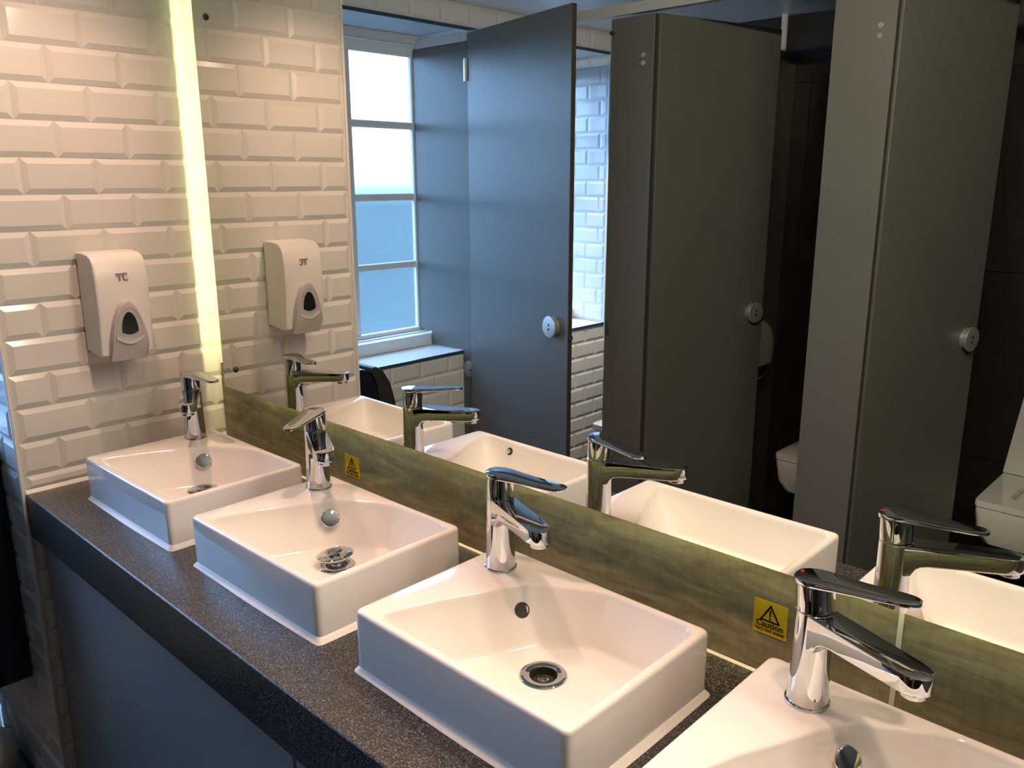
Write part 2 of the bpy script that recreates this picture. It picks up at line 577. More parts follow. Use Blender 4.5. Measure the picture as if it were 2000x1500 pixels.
# ------------------------------------------------------------------ mirror with the light strip behind it
MX0, MX1, MZ0, MZ1 = 0.0715, 2.60, 1.034, 2.06
mir = thing('mirror', 'large frameless wall mirror lit from behind, above the basins', 'mirror', (MX0, 0.0, MZ0))
W_, H_ = MX1 - MX0, MZ1 - MZ0
obj('mirror_glass', box((0, 0.0, 0), (W_, 0.0008, H_)), M['mirror'], mir)
obj('glass_body', box((0, 0.0008, 0), (W_, 0.005, H_)), M['glass_edge'], mir)
obj('backing_frame', box((0.10, 0.012, 0.055), (W_ - 0.1, 0.0375, H_ - 0.06)), M['mirror_back'], mir)
obj('light_strip', box((0.058, 0.0185, 0.06), (0.066, 0.0245, 1.0)), M['led'], mir)
obj('light_strip', box((0.10, 0.008, 0.042), (W_ - 0.1, 0.018, 0.052)), M['led_low'], mir)
for fx, fz in ((0.1315, 1.8696), (0.1316, 1.0852)):
    bm = lathe([(0.0001, -0.0045), (0.006, -0.004), (0.0074, -0.0015), (0.0078, 0.0006)], 16, 'y', (fx - MX0, 0, fz - MZ0))
    obj('fixing_screw', bm, M['black'], mir, True)

sl = thing('fill_light', 'slim light added on the wall above the mirror to brighten the cubicle fronts', 'added fill light', (1.22, 0.0376, 2.085))  # out-of-view fill light, added for the cubicle fronts
obj('housing', box((0.0, -0.030, 0.0), (1.30, 0.0, 0.034), 0.002, 1), M['trim_white'], sl)
obj('diffuser', box((0.004, -0.0345, 0.003), (1.296, -0.0302, 0.031), 0.001, 1), M['fill_glow'], sl)

# ------------------------------------------------------------------ worktop and vanity panels
wt = thing('worktop', 'dark speckled laminate worktop carrying the four basins', 'worktop', (0, 0, 0))
bm = box((0.001, -0.447, COUNTER - 0.10), (2.895, 0.0298, COUNTER), 0.004, 3)
obj('slab', bm, M['worktop'], wt, True)
obj('sealant', prism([(0.0005, COUNTER), (0.0065, COUNTER), (0.0035, COUNTER + 0.004), (0.0005, COUNTER + 0.008)], 'y', -0.446, 0.0295),
    M['sealant'], wt)
obj('sealant', prism([(0.0295, COUNTER), (0.0262, COUNTER), (0.0276, COUNTER + 0.0015), (0.0295, COUNTER + 0.0032)], 'x', 0.0066, 2.89),
    M['sealant'], wt)
for i, (xa, xb, lab) in enumerate(((0.004, 1.018, 'grey laminate panel under the worktop next to the tiled wall'),
                                   (1.024, 1.96, 'grey laminate panel under the worktop, beyond the narrow gap'))):
    o = obj('vanity_panel', box((xa, -0.425, 0.0), (xb, -0.407, COUNTER - 0.101), 0.0015, 1), M['vanity'])
    tag(o, lab, 'panel', 'panels closing the vanity')

# ------------------------------------------------------------------ basins
BWID, BDEP, BHGT = 0.3827, 0.2889, 0.0942
CEN = Vector((0.215, 0.150))
OUT = round_poly([(0, 0), (BWID, 0), (BWID, BDEP), (0, BDEP)], 0.011, 6)
TOP = round_poly([(0.036, 0.0135), (0.3695, 0.0135), (0.3695, 0.2765), (0.215, 0.2765), (0.122, 0.222), (0.062, 0.092)],
                 [0.012, 0.012, 0.022, 0.070, 0.055, 0.05], 8)
BOT = round_poly([(0.082, 0.034), (0.345, 0.034), (0.345, 0.254), (0.225, 0.254), (0.158, 0.196), (0.106, 0.092)],
                 [0.025, 0.025, 0.035, 0.050, 0.04, 0.04], 8)
DRAIN = Vector((0.213, 0.152))


def polar(poly, angles, c):
    res = []
    k = len(poly)
    for a in angles:
        d = Vector((math.cos(a), math.sin(a)))
        best = None
        for i in range(k):
            p, q = Vector(poly[i]) - c, Vector(poly[(i + 1) % k]) - c
            e_ = q - p
            den = d.x * e_.y - d.y * e_.x
            if abs(den) < 1e-12:
                continue
            t_ = (p.x * e_.y - p.y * e_.x) / den
            s_ = (p.x * d.y - p.y * d.x) / den
            if t_ > 0 and -1e-6 <= s_ <= 1 + 1e-6:
                if best is None or t_ > best:
                    best = t_
        res.append(c + d * best)
    return res


angs = set(round(2 * PI * i / 120, 5) for i in range(120))
for q in OUT:
    v_ = Vector(q) - CEN
    angs.add(round(math.atan2(v_.y, v_.x) % (2 * PI), 5))
angs = sorted(angs)
aa = [angs[0]]
for x_ in angs[1:]:
    if x_ - aa[-1] > 0.004:
        aa.append(x_)
R_OUT, R_TOP, R_BOT = polar(OUT, aa, CEN), polar(TOP, aa, CEN), polar(BOT, aa, CEN)


def lerp(A, B, f):
    return [a.lerp(b2, f) for a, b2 in zip(A, B)]


def inset(A, d):
    return [a + (CEN - a).normalized() * d for a in A]


def zr(A, z):
    return [(p.x, p.y, z) for p in A]


BZ = 0.016


def wall_at(f):
    """bowl wall ring: f 0 at the rim, 1 at the floor"""
    return lerp(R_TOP, R_BOT, f ** 1.15)


rings = [zr(inset(R_OUT, 0.003), 0.0), zr(inset(R_OUT, 0.001), 0.004), zr(R_OUT, 0.012), zr(R_OUT, BHGT - 0.0062),
         zr(inset(R_OUT, 0.0009), BHGT - 0.0029), zr(inset(R_OUT, 0.0028), BHGT - 0.0008), zr(inset(R_OUT, 0.0058), BHGT)]
rings += [zr(inset(R_TOP, -0.0045), BHGT), zr(inset(R_TOP, -0.0015), BHGT - 0.0008), zr(inset(R_TOP, 0.0010), BHGT - 0.0030),
          zr(inset(R_TOP, 0.0022), BHGT - 0.0070)]
for f in (0.2, 0.4, 0.6, 0.78):
    rings.append(zr(inset(wall_at(f), 0.0022), BHGT - 0.007 + (BZ + 0.0125 - BHGT + 0.007) * f / 0.86))
rings.append(zr(inset(wall_at(0.92), 0.0022), BZ + 0.0088))
rings.append(zr(inset(wall_at(0.985), 0.0032), BZ + 0.0042))
rings.append(zr(inset(R_BOT, 0.0062), BZ + 0.0022))
rings.append(zr(inset(R_BOT, 0.0110), BZ + 0.0018))
dr = [DRAIN + Vector((math.cos(a), math.sin(a))) * 0.0265 for a in aa]
cur = inset(R_BOT, 0.0110)
for f in (0.3, 0.6, 0.85):
    rings.append(zr(lerp(cur, dr, f), BZ + 0.0018 * (1 - f)))
rings.append(zr(dr, BZ - 0.0005))
rings.append(zr([DRAIN + (q - DRAIN) * 0.86 for q in dr], BZ - 0.003))
rings.append(zr([DRAIN + (q - DRAIN) * 0.8 for q in dr], 0.004))
bmB = loft(rings, True, True)
bmesh.ops.recalc_face_normals(bmB, faces=bmB.faces[:])
basin_me = bpy.data.meshes.new('bowl')
bmB.to_mesh(basin_me)
bmB.free()
basin_me.materials.append(M['ceramic'])

bead_me = bpy.data.meshes.new('sealant_bead')
bmB = loft([zr(inset(R_OUT, -0.0075), 0.0), zr(inset(R_OUT, -0.0065), 0.0014), zr(inset(R_OUT, -0.002), 0.0045), zr(inset(R_OUT, 0.0004), 0.0095),
            zr(inset(R_OUT, 0.002), 0.0096)], False, False)
bmesh.ops.recalc_face_normals(bmB, faces=bmB.faces[:])
bmB.to_mesh(bead_me)
bmB.free()
bead_me.materials.append(M['sealant'])


def wall_point(direction_deg, z):
    """a point on the bowl wall seen from the bowl centre, and the direction back to the centre"""
    a = math.radians(direction_deg) % (2 * PI)
    i = min(range(len(aa)), key=lambda q: abs(aa[q] - a))
    f = (BHGT - 0.007 - z) / (BHGT - 0.007 - BZ - 0.012) * 0.86
    p = inset(wall_at(max(0, min(1, f))), 0.0022)[i]
    i2 = (i + 3) % len(aa)
    i1 = (i - 3) % len(aa)
    A = inset(wall_at(max(0, min(1, f))), 0.0022)
    tng = (A[i2] - A[i1]).normalized()
    nrm = Vector((-tng.y, tng.x))
    up = inset(wall_at(max(0, f - 0.1)), 0.0022)[i]
    dn = inset(wall_at(f + 0.1), 0.0022)[i]
    dzz = 0.2 / 0.86 * (BHGT - 0.007 - BZ - 0.012)
    slope = (dn - up).dot(nrm) / dzz
    n3 = Vector((nrm.x, nrm.y, slope)).normalized()
    return Vector((p.x, p.y, z)), n3


def along(o, p, n3):
    o.matrix_local = Matrix.Translation(p) @ n3.to_track_quat('Z', 'Y').to_matrix().to_4x4()
    return o


basin_pos = [(0.3207, -0.2133, 0.0110), (0.7917, -0.2068, 0.0092), (1.2714, -0.2077, -0.0031), (1.7376, -0.2077, -0.0005)]
basin_lab = ['white square counter basin touching the tiled wall, under the soap dispenser',
             'white counter basin with a raised chrome pop-up plug in its bowl',
             'white counter basin with a bare overflow hole and an open drain',
             'nearest white counter basin, cut off at the bottom right of the picture']
for i, (bx, by, br) in enumerate(basin_pos):
    ca, sa = math.cos(br), math.sin(br)
    ox, oy = bx - (BWID / 2 * ca - BDEP / 2 * sa), by - (BWID / 2 * sa + BDEP / 2 * ca)
    root = thing('basin', basin_lab[i], 'basin', (ox, oy, COUNTER + 0.0003), br, 'basins along the worktop')
    link('bowl', basin_me, None, root, True, None)
    link('sealant_bead', bead_me, None, root, True, None)
    # drain
    wst = obj('drain_ring', lathe([(0.0255, 0.0), (0.0318, 0.0004), (0.0324, 0.0016), (0.0312, 0.0027), (0.0285, 0.0029), (0.0215, 0.0022),
                                   (0.0192, 0.0012), (0.0190, -0.010), (0.0188, -0.0112)], 40, caps=False), M['chrome'], root, True)
    wst.location = (DRAIN.x, DRAIN.y, BZ - 0.0004)
    if i in (0, 1):
        pl = obj('pop_up_plug', lathe([(0.0130, -0.006), (0.0135, 0.004), (0.0215, 0.0075), (0.0285, 0.0115), (0.0318, 0.0145),
                                       (0.0322, 0.0162), (0.0300, 0.0178), (0.0240, 0.0190), (0.0130, 0.0198), (0.0005, 0.0200)], 44),
                 M['chrome'], root, True, math.radians(60))
        pl.location = (DRAIN.x, DRAIN.y, BZ + (0.0045 if i == 1 else 0.0015))
        pl.rotation_euler = (math.radians(3), math.radians(-5), 0) if i == 1 else (0, 0, 0)
    else:
        h_ = obj('drain_well', lathe([(0.0186, 0.0006), (0.0184, -0.0104), (0.0050, -0.0106), (0.0003, -0.0106)], 32, caps=False), M['hole'], root, True)
        h_.location = (DRAIN.x, DRAIN.y, BZ)
        h_ = obj('drain_screw', lathe([(0.0075, -0.0104), (0.0075, -0.0060), (0.0050, -0.0056), (0.0046, -0.0080), (0.0003, -0.0080)], 24),
                 M['chrome_dull'], root, True)
        h_.location = (DRAIN.x, DRAIN.y, BZ)
    # overflow
    P3, N3 = wall_point(151.0, 0.062)
    if i == 2:
        along(obj('overflow_hole', lathe([(0.0112, -0.001), (0.0112, 0.0012), (0.0098, 0.0014), (0.0092, 0.0006), (0.0004, 0.0004)], 32),
                  M['hole'], root, True), P3, N3)
    else:
        along(obj('overflow_cover', lathe([(0.0085, -0.001), (0.0085, 0.006), (0.0150, 0.0075), (0.0166, 0.0090), (0.0168, 0.0112),
                                           (0.0160, 0.0122), (0.0150, 0.0127), (0.0144, 0.0128), (0.0004, 0.0131)], 36), M['chrome'], root, True, math.radians(30)),
              P3, N3)
    if i == 1:
        P3, N3 = wall_point(-127.0, 0.073)
        st = along(obj('stud_hole', lathe([(0.0085, -0.001), (0.0085, 0.0008), (0.0004, 0.0010)], 24), M['hole'], root, True), P3, N3)
        along(obj('stud', lathe([(0.0048, 0.0), (0.0052, 0.008), (0.0046, 0.0095), (0.0004, 0.0098)], 20), M['chrome'], root, True), P3, N3)

# ------------------------------------------------------------------ taps
DECK = COUNTER + BHGT
_b = lathe([(0.0, 0.0), (0.0250, 0.0), (0.0254, 0.0012), (0.0248, 0.0032), (0.0226, 0.0040), (0.0, 0.0042)][1:5], 40)
ring_me = bpy.data.meshes.new('base_ring')
bmesh.ops.recalc_face_normals(_b, faces=_b.faces[:])
_b.to_mesh(ring_me)
_b.free()
ring_me.materials.append(M['chrome'])


def spout_mesh():
    """body tapering up and sweeping into the flat spout, one casting"""
    bm = lathe([(0.0228, 0.0038), (0.0222, 0.020), (0.0213, 0.045), (0.0208, 0.080), (0.0207, 0.1136), (0.0198, 0.1143), (0.0188, 0.1150)], 48)
    # spout: cross-sections along x; (x, half width, z bottom, z top)
    secs = [(0.004, 0.0186, 0.070, 0.1136), (0.019, 0.0186, 0.0740, 0.1137), (0.0235, 0.0185, 0.0825, 0.1137), (0.029, 0.0184, 0.0868, 0.1138),
            (0.038, 0.0183, 0.0890, 0.1139), (0.070, 0.0180, 0.0908, 0.1144), (0.100, 0.0177, 0.0924, 0.1148), (0.124, 0.0174, 0.0936, 0.1151),
            (0.1335, 0.0162, 0.0941, 0.1152), (0.1415, 0.0130, 0.0948, 0.1151), (0.1464, 0.0080, 0.0957, 0.1148), (0.1484, 0.0024, 0.097, 0.1143)]
    rings_ = []
    for x, hw, zb, zt in secs:
        rc = min(0.0042, hw * 0.5, (zt - zb) * 0.3)
        poly = round_poly([(-hw, zb), (hw, zb), (hw, zt), (-hw, zt)], [rc, rc, rc * 0.30, rc * 0.30], 3)
        rings_.append([(x, y, z) for y, z in poly])
    loft(rings_, True, True, bm)
    return bm


_b = spout_mesh()
bmesh.ops.recalc_face_normals(_b, faces=_b.faces[:])
body_me = bpy.data.meshes.new('tap_body')
_b.to_mesh(body_me)
_b.free()
body_me.materials.append(M['chrome'])

_b = lathe([(0.0105, 0.0885), (0.0122, 0.0890), (0.0126, 0.0905), (0.0126, 0.0975)], 28)
bmesh.ops.recalc_face_normals(_b, faces=_b.faces[:])
aer_me = bpy.data.meshes.new('aerator')
_b.to_mesh(aer_me)
_b.free()
aer_me.materials.append(M['chrome_dull'])


def lever_mesh():
    bm = lathe([(0.0188, 0.1148), (0.0198, 0.1153), (0.0206, 0.1160), (0.0206, 0.1440), (0.0203, 0.1462), (0.0195, 0.1470)], 48)
    # flat lever blade over the cap, slightly dished and narrowing to a rounded tip
    secs = [(-0.0218, 0.0030, 0.0), (-0.0208, 0.0092, 0.0), (-0.0180, 0.0140, 0.0), (-0.0120, 0.0182, 0.0), (-0.004, 0.0205, 0.0), (0.006, 0.0204, 0.0),
            (0.016, 0.0192, 0.0), (0.030, 0.0176, 0.0), (0.050, 0.0162, 0.0), (0.070, 0.0152, 0.0), (0.088, 0.0142, 0.0), (0.097, 0.0126, 0.0),
            (0.1030, 0.0096, 0.0), (0.1068, 0.0058, 0.0), (0.1080, 0.0018, 0.0)]
    rings_ = []
    for x, hw, dz in secs:
        th = 0.0062 if x < 0.01 else max(0.0044, 0.0062 - (x - 0.01) * 0.05)
        zb = 0.1462 + dz
        zt = zb + th
        c = min(0.0010, hw * 0.4)
        poly = round_poly([(-hw, zb), (hw, zb), (hw, zt), (-hw, zt)], c, 2)
        rings_.append([(x, y, z) for y, z in poly])
    loft(rings_, True, True, bm)
    return bm


_b = lever_mesh()
bmesh.ops.recalc_face_normals(_b, faces=_b.faces[:])
lev_me = bpy.data.meshes.new('lever')
_b.to_mesh(lev_me)
_b.free()
lev_me.materials.append(M['chrome'])

taps = [(0.171, -0.131, -29.6, 3.8, -0.5), (0.646, -0.118, -26.8, -59.1, -1.5), (1.135, -0.120, -22.0, 13.8, -2.0), (1.620, -0.122, -22.3, 2.2, 4.5)]
tap_lab = ['chrome mixer tap on the basin by the tiled wall, lever turned to the mirror',
           'chrome mixer tap beside the small caution sticker, lever swung towards the room',
           'chrome mixer tap on the basin with the open drain',
           'nearest chrome mixer tap with raised lever, beside the large caution sticker']
for i, (tx, ty, sa, la, pit) in enumerate(taps):
    root = thing('mixer_tap', tap_lab[i], 'tap', (tx, ty, DECK), math.radians(sa), 'mixer taps on the basins')
    link('base_ring', ring_me, None, root, True, math.radians(40))
    link('tap_body', body_me, None, root, True, math.radians(27))
    a_ = link('aerator', aer_me, None, root, True, math.radians(40))
    a_.location = (0.131, 0, 0)
    lv = link('lever', lev_me, None, root, True, math.radians(27))
    lv.rotation_euler = (0, 0, math.radians(la - sa))
    if abs(pit) > 0.1:
        piv = Matrix.Translation((0, 0, 0.116))
        lv.matrix_local = Matrix.Rotation(math.radians(la - sa), 4, 'Z') @ piv @ Matrix.Rotation(math.radians(-pit), 4, 'Y') @ piv.inverted()
    if i == 3:
        mk = obj('hot_mark', lathe([(0.0018, 0.0), (0.0018, 0.0006), (0.0003, 0.0007)], 12), M['red'], lv)
        mk.location = (-0.0165, 0.0045, 0.1526)

# ------------------------------------------------------------------ soap dispenser
sd = thing('soap_dispenser', 'white wall soap dispenser with grey push lever, on the tiled wall', 'soap dispenser', (0.0, -0.227, 1.145))
obj('back_plate', box((0.0, -0.053, 0.006), (0.006, 0.053, 0.222)), M['soap_grey'], sd)
prof = [(0.006, 0.012), (0.078, 0.004), (0.090, 0.010), (0.0985, 0.10), (0.0975, 0.17), (0.0925, 0.205), (0.0840, 0.2195), (0.0680, 0.2275),
        (0.030, 0.2305), (0.006, 0.2300)]
rings_ = []
for yy, sc in ((-0.056, 0.975), (-0.0545, 0.99), (-0.050, 1.0), (0.050, 1.0), (0.0545, 0.99), (0.056, 0.975)):
    rings_.append([(0.006 + (x - 0.006) * (sc if abs(yy) > 0.0505 else 1.0), yy, 0.117 + (z - 0.117) * sc) for x, z in prof])
obj('cover', loft(rings_), M['soap'], sd, True, math.radians(32))
# push lever: arch shaped plate standing proud of the cover
arch = [(-0.0385, -0.006), (0.0385, -0.006)]
for k in range(0, 17):
    zz = 0.128 * math.sin(PI / 2 * k / 16)
    arch.append((0.0410 * math.sqrt(max(0.0, 1 - (zz / 0.128) ** 1.9)), zz))
arch += [(-y, z) for y, z in arch[-2:1:-1]]
rings_ = []
for xo, s_, in ((0.086, 1.0), (0.1075, 1.0), (0.1120, 0.970), (0.1132, 0.915)):
    rings_.append([(xo - 0.016 * max(0, 0.03 - z) / 0.03 * (1 if xo > 0.09 else 0), y * s_, 0.055 + (z - 0.055) * s_) for y, z in arch])
pl = obj('push_lever', loft(rings_), M['soap_grey'], sd, True, math.radians(30))
inn = [(0.0315 * math.cos(PI * k / 16), 0.046 + 0.070 * math.sin(PI * k / 16)) for k in range(17)]
inn += [(-0.0315 + 0.063 * k / 10, 0.046 - 0.013 * math.sin(PI * k / 10)) for k in range(1, 10)]
sh = [(y * 0.90, 0.050 + (z - 0.046) * 0.93) for y, z in inn]
bmr = loft([[(0.1128, y, z) for y, z in inn], [(0.1142, y * 0.97, 0.06 + (z - 0.06) * 0.98) for y, z in inn],
            [(0.1139, y, z) for y, z in sh], [(0.1040, y * 0.80, 0.066 + (z - 0.046) * 0.62) for y, z in inn]])
obj('lever_recess', bmr, M['soap_grey'], pl, True, 0.5)
wnd = [(0.0180 * math.cos(PI * k / 14), 0.060 + 0.044 * math.sin(PI * k / 14)) for k in range(15)]
wnd += [(-0.0180 + 0.036 * k / 8, 0.060 - 0.006 * math.sin(PI * k / 8)) for k in range(1, 8)]
obj('level_window', loft([[(0.1128, y, z) for y, z in wnd], [(0.1147, y * 0.97, 0.08 + (z - 0.08) * 0.97) for y, z in wnd]]), M['soap_window'], pl, True, 0.4)
# TC logo: bars
bm = bmesh.new()
lx = 0.0972
for (ya, za, yb2, zb2) in ((-0.0125, 0.0110, 0.0015, 0.0145), (-0.0070, -0.002, -0.0030, 0.0110)):
    box((lx, ya, 0.172 + za), (lx + 0.0013, yb2, 0.172 + zb2), bm=bm)
obj('logo_letter', bm, M['soap_text'], sd)
bm = bmesh.new()
for (ya, za, yb2, zb2) in ((0.0020, 0.0000, 0.0050, 0.0125), (0.0032, 0.0112, 0.0120, 0.0145), (0.0032, -0.002, 0.0125, 0.0014)):
    box((lx, ya, 0.172 + za), (lx + 0.0013, yb2, 0.172 + zb2), bm=bm)
obj('logo_letter', bm, M['soap_text'], sd)

# ------------------------------------------------------------------ caution stickers
st_lab = ['small yellow caution sticker behind the basin with the pop-up plug', 'yellow caution sticker beside the nearest tap on the splashback']
for i, (sx0, sx1, sz0, sz1) in enumerate(((0.522, 0.573, 0.911, 0.9565), (1.4755, 1.5240, 0.9215, 0.9705))):
    cx, cz = (sx0 + sx1) / 2, (sz0 + sz1) / 2
    hw, hh = (sx1 - sx0) / 2, (sz1 - sz0) / 2
    st = thing('caution_sticker', st_lab[i], 'sticker', (cx, 0.0298, cz), 0, 'hot water stickers on the splashback')
    obj('backing', box((-hw, -0.0006, -hh), (hw, 0.0, hh)), M['yellow'], st)
    to, ti = 0.0172, 0.0128
    zc_ = 0.0036
    def tri(r):
        return [(r * math.sin(2 * PI * k / 3), zc_ + r * math.cos(2 * PI * k / 3)) for k in range(3)]
    bm = bmesh.new()
    A = [bm.verts.new((x, -0.0009, z)) for x, z in tri(to)]
    B = [bm.verts.new((x, -0.0009, z)) for x, z in tri(ti)]
    for k in range(3):
        j = (k + 1) % 3
        bm.faces.new((A[k], A[j], B[j], B[k]))
    bmesh.ops.solidify(bm, geom=bm.faces[:], thickness=0.0003)
    obj('warning_triangle', bm, M['ink'], st)
    bm = loft([[(-0.0009, -0.0007, 0.0022), (0.0009, -0.0007, 0.0022), (0.0016, -0.0007, 0.0118), (0.0010, -0.0007, 0.0128), (-0.0010, -0.0007, 0.0128), (-0.0016, -0.0007, 0.0118)],
               [(-0.0009, -0.0010, 0.0022), (0.0009, -0.0010, 0.0022), (0.0016, -0.0010, 0.0118), (0.0010, -0.0010, 0.0128), (-0.0010, -0.0010, 0.0128), (-0.0016, -0.0010, 0.0118)]])
    obj('exclamation_stroke', bm, M['ink'], st)
    obj('exclamation_dot', lathe([(0.0016, -0.0007), (0.0016, -0.0010)], 12, 'y', (0, 0, -0.0003)), M['ink'], st)
    for body, size, dz, bold in (('Caution', 0.0124, -0.0100, 0.00028), ('Very hot water', 0.0072, -0.0176, 0.00014)):
        tm = text_mesh(body, size, 0.0002, bold)
        to_ = link('lettering', tm, M['ink'], st)
        to_.rotation_euler = (PI / 2, 0, 0)
        to_.location = (0, -0.0008, dz)

# ------------------------------------------------------------------ black hand towel dispenser on the nib return
td = thing('towel_dispenser', 'tall black wall-mounted hand towel dispenser with curved front, below the window ledge', 'dispenser', (-0.30, -0.45, 0.35))
X0, X1 = -0.15, 0.158
bodyp = [(0.0, 0.0), (-0.11, 0.0), (-0.135, 0.05), (-0.175, 0.30), (-0.180, 0.42), (-0.172, 0.50), (-0.160, 0.555), (-0.145, 0.585), (-0.12, 0.598), (0.0, 0.598)]
obj('body', prism(bodyp, 'x', X0, X1, 0.004, 2), M['navy'], td, True, 0.6)
lidp = [(-0.136, 0.04), (-0.165, 0.045), (-0.205, 0.16), (-0.235, 0.30), (-0.246, 0.40), (-0.240, 0.475), (-0.222, 0.540), (-0.195, 0.583), (-0.168, 0.600),
        (-0.152, 0.598), (-0.150, 0.583), (-0.166, 0.555), (-0.178, 0.50), (-0.186, 0.42), (-0.182, 0.30)]
obj('front_cover', prism(lidp, 'x', X0 - 0.004, X1 + 0.004, 0.003, 2), M['black'], td, True, 0.6)
for dy, dz in ((-0.186, 0.462), (-0.196, 0.467), (-0.191, 0.455), (-0.201, 0.459)):
    obj('logo_dot', lathe([(0.0024, X1 + 0.0035), (0.0024, X1 + 0.0048)], 12, 'x', (0, dy, dz)), M['white_print'], td)

# small white bin on the floor under it
bn = thing('waste_bin', 'small rounded white bin on the floor below the black dispenser', 'bin', (-0.335, -0.535, 0.0))
obj('tub', lathe([(0.040, 0.0), (0.058, 0.012), (0.068, 0.045), (0.070, 0.075)], 32), M['bin'], bn, True)
obj('lid', lathe([(0.0715, 0.075), (0.0715, 0.082), (0.064, 0.108), (0.042, 0.126), (0.0005, 0.133)], 32), M['bin'], bn, True)

# ------------------------------------------------------------------ toilet cubicles
YF = -1.375


def foot(parent, x, y):
    obj('foot', lathe([(0.022, 0.0), (0.022, 0.006), (0.008, 0.010), (0.008, 0.105)], 20, 'z', (x, y, 0)), M['disc'], parent, True)


def bolts(parent, x, y=0.0):
    for z in (1.909, 1.884):
        obj('bolt', lathe([(0.0078, 0.0), (0.0078, 0.0022), (0.0060, 0.0042), (0.0022, 0.0046), (0.0020, 0.0030), (0.0003, 0.0030)], 18, 'y', (x, y, z)), M['disc'], parent, True)


# panel next to the window, notched over the ledge
cp = thing('cubicle_screen', 'blue-lit grey cubicle front panel fitted over the window ledge', 'panel', (-0.545, YF, 0))
poly = [(0.001, 0.10), (0.067, 0.10), (0.067, 2.035), (-0.272, 2.035), (-0.272, 0.892), (-0.197, 0.892), (-0.197, 0.835), (0.001, 0.835)]
obj('board', prism(poly, 'y', -0.018, 0.0, 0.001, 1), M['laminate'], cp)
foot(cp, 0.035, -0.009)
pt = obj('round_plate', lathe([(0.033, 0.0), (0.033, 0.003), (0.031, 0.0042), (0.0005, 0.0046)], 32, 'y', (0.0365, 0, 0.760)), M['plate'], cp, True)
obj('plate_screw', lathe([(0.0045, 0.0), (0.0045, 0.0022), (0.0004, 0.003)], 12, 'y', (0.050, 0.0044, 0.757)), M['black'], pt, True)

pil = [(0.187, 0.355, 'grey pilaster with the lock keep, beside the half-open blue-lit door'),
       (0.928, 1.092, 'pale grey pilaster with two bright bolts between the dark open doors'),
       (1.665, 1.829, 'grey pilaster at the far side of the cubicle with the raised toilet lid')]
pilaster = []
for i, (xa, xb, lab) in enumerate(pil):
    p_ = thing('cubicle_pilaster', lab, 'panel', (xa, YF, 0), 0, 'cubicle pilasters')
    obj('board', box((0, -0.018, 0.10), (xb - xa, 0, 2.028), 0.001, 1), M['laminate'], p_)
    foot(p_, (xb - xa) / 2, -0.009)
    obj('edge_band', box((xb - xa, -0.0175, 0.101), (xb - xa + 0.0008, -0.0003, 2.027)), M['lam_edge'], p_)
    bolts(p_, xb - xa - 0.039)
    if i == 0:
        k_ = obj('lock_keep', box((0.0085, 0.0, 0.995), (0.0235, 0.006, 1.041), 0.002, 2), M['chrome_dull'], p_)
        for dz in (1.003, 1.033):
            obj('keep_screw', lathe([(0.0035, 0.0060), (0.0035, 0.0068), (0.0003, 0.0068)], 10, 'y', (0.016, 0, dz)), M['hole'], k_)
        obj('door_buffer', lathe([(0.0065, 0.0), (0.0075, 0.006), (0.0065, 0.011), (0.0005, 0.012)], 16, 'y', (0.0075, 0, 1.985)), M['black'], p_, True)
    pilaster.append(p_)

o = obj('head_rail', box((-0.80, YF - 0.024, 2.036), (2.898, YF + 0.004, 2.070), 0.002, 1), M['rail'])
tag(o, 'pale metal head rail running along the tops of the cubicles', 'rail')

for xc, lab in ((0.271, 'dark divider between the window cubicle and the middle cubicle'), (1.010, 'dark divider between the middle cubicle and the cubicle with the raised lid'),
                (1.747, 'dark divider beyond the toilet with the raised lid')):
    o = thing('cubicle_divider', lab, 'partition', (xc, YF - 0.019, 0), 0, 'cubicle dividers')
    obj('board', box((-0.009, YB + 0.002 - (YF - 0.019), 0.10), (0.009, 0.0, 2.028), 0.001, 1), M['laminate'], o)
    foot(o, 0, -0.15)
    foot(o, 0, -0.95)


def door(name_lab, hinge, ang, width, top, knob_s, zk, side=1, hinges=False):
    d_ = thing('cubicle_door', name_lab, 'door', (hinge[0], hinge[1], 0), ang, 'cubicle doors')
    b_ = obj('leaf', box((0.002, -0.018, 0.12), (width, 0.0, top), 0.001, 1), M['laminate'], d_)
    obj('leaf_edge', box((width, -0.0175, 0.121), (width + 0.0012, -0.0005, top - 0.001)), M['lam_edge'], d_)
    k_ = obj('lock_disc', lathe([(0.0335, 0.0), (0.0335, 0.014), (0.0375, 0.0150), (0.0380, 0.0165), (0.0380, 0.0212), (0.0370, 0.0226), (0.0355, 0.0229), (0.0005, 0.0230)], 40, 'y', (knob_s, 0, zk)),
             M['disc'], d_, True, math.radians(25))
    obj('indicator', box((knob_s - 0.0035, 0.0228, zk + 0.003), (knob_s + 0.0035, 0.0236, zk + 0.0115)), M['navy'], k_)
    obj('coin_slot', lathe([(0.0045, 0.0228), (0.0045, 0.0236), (0.0025, 0.0236), (0.0024, 0.0232)], 16, 'y', (knob_s, 0, zk - 0.008)), M['navy'], k_)
    if hinges:
        for z in (0.33, 1.93):
            h_ = obj('hinge', box((-0.022, 0.0, z - 0.041), (0.004, 0.004, z + 0.041), 0.001, 1), M['disc'], d_)
            obj('hinge_pin', lathe([(0.0055, z - 0.041), (0.0055, z + 0.041)], 16, 'z', (-0.003, 0.0045, 0)), M['disc'], h_, True)
        obj('latch_bolt', box((width + 0.001, -0.014, zk - 0.035), (width + 0.012, -0.004, zk - 0.022), 0.001, 1), M['black'], d_)
    for fx in (0.0,):
        obj('pivot', lathe([(0.008, 0.0), (0.008, 0.12)], 14, 'z', (0.012, -0.009, 0)), M['disc'], d_, True)
    return d_


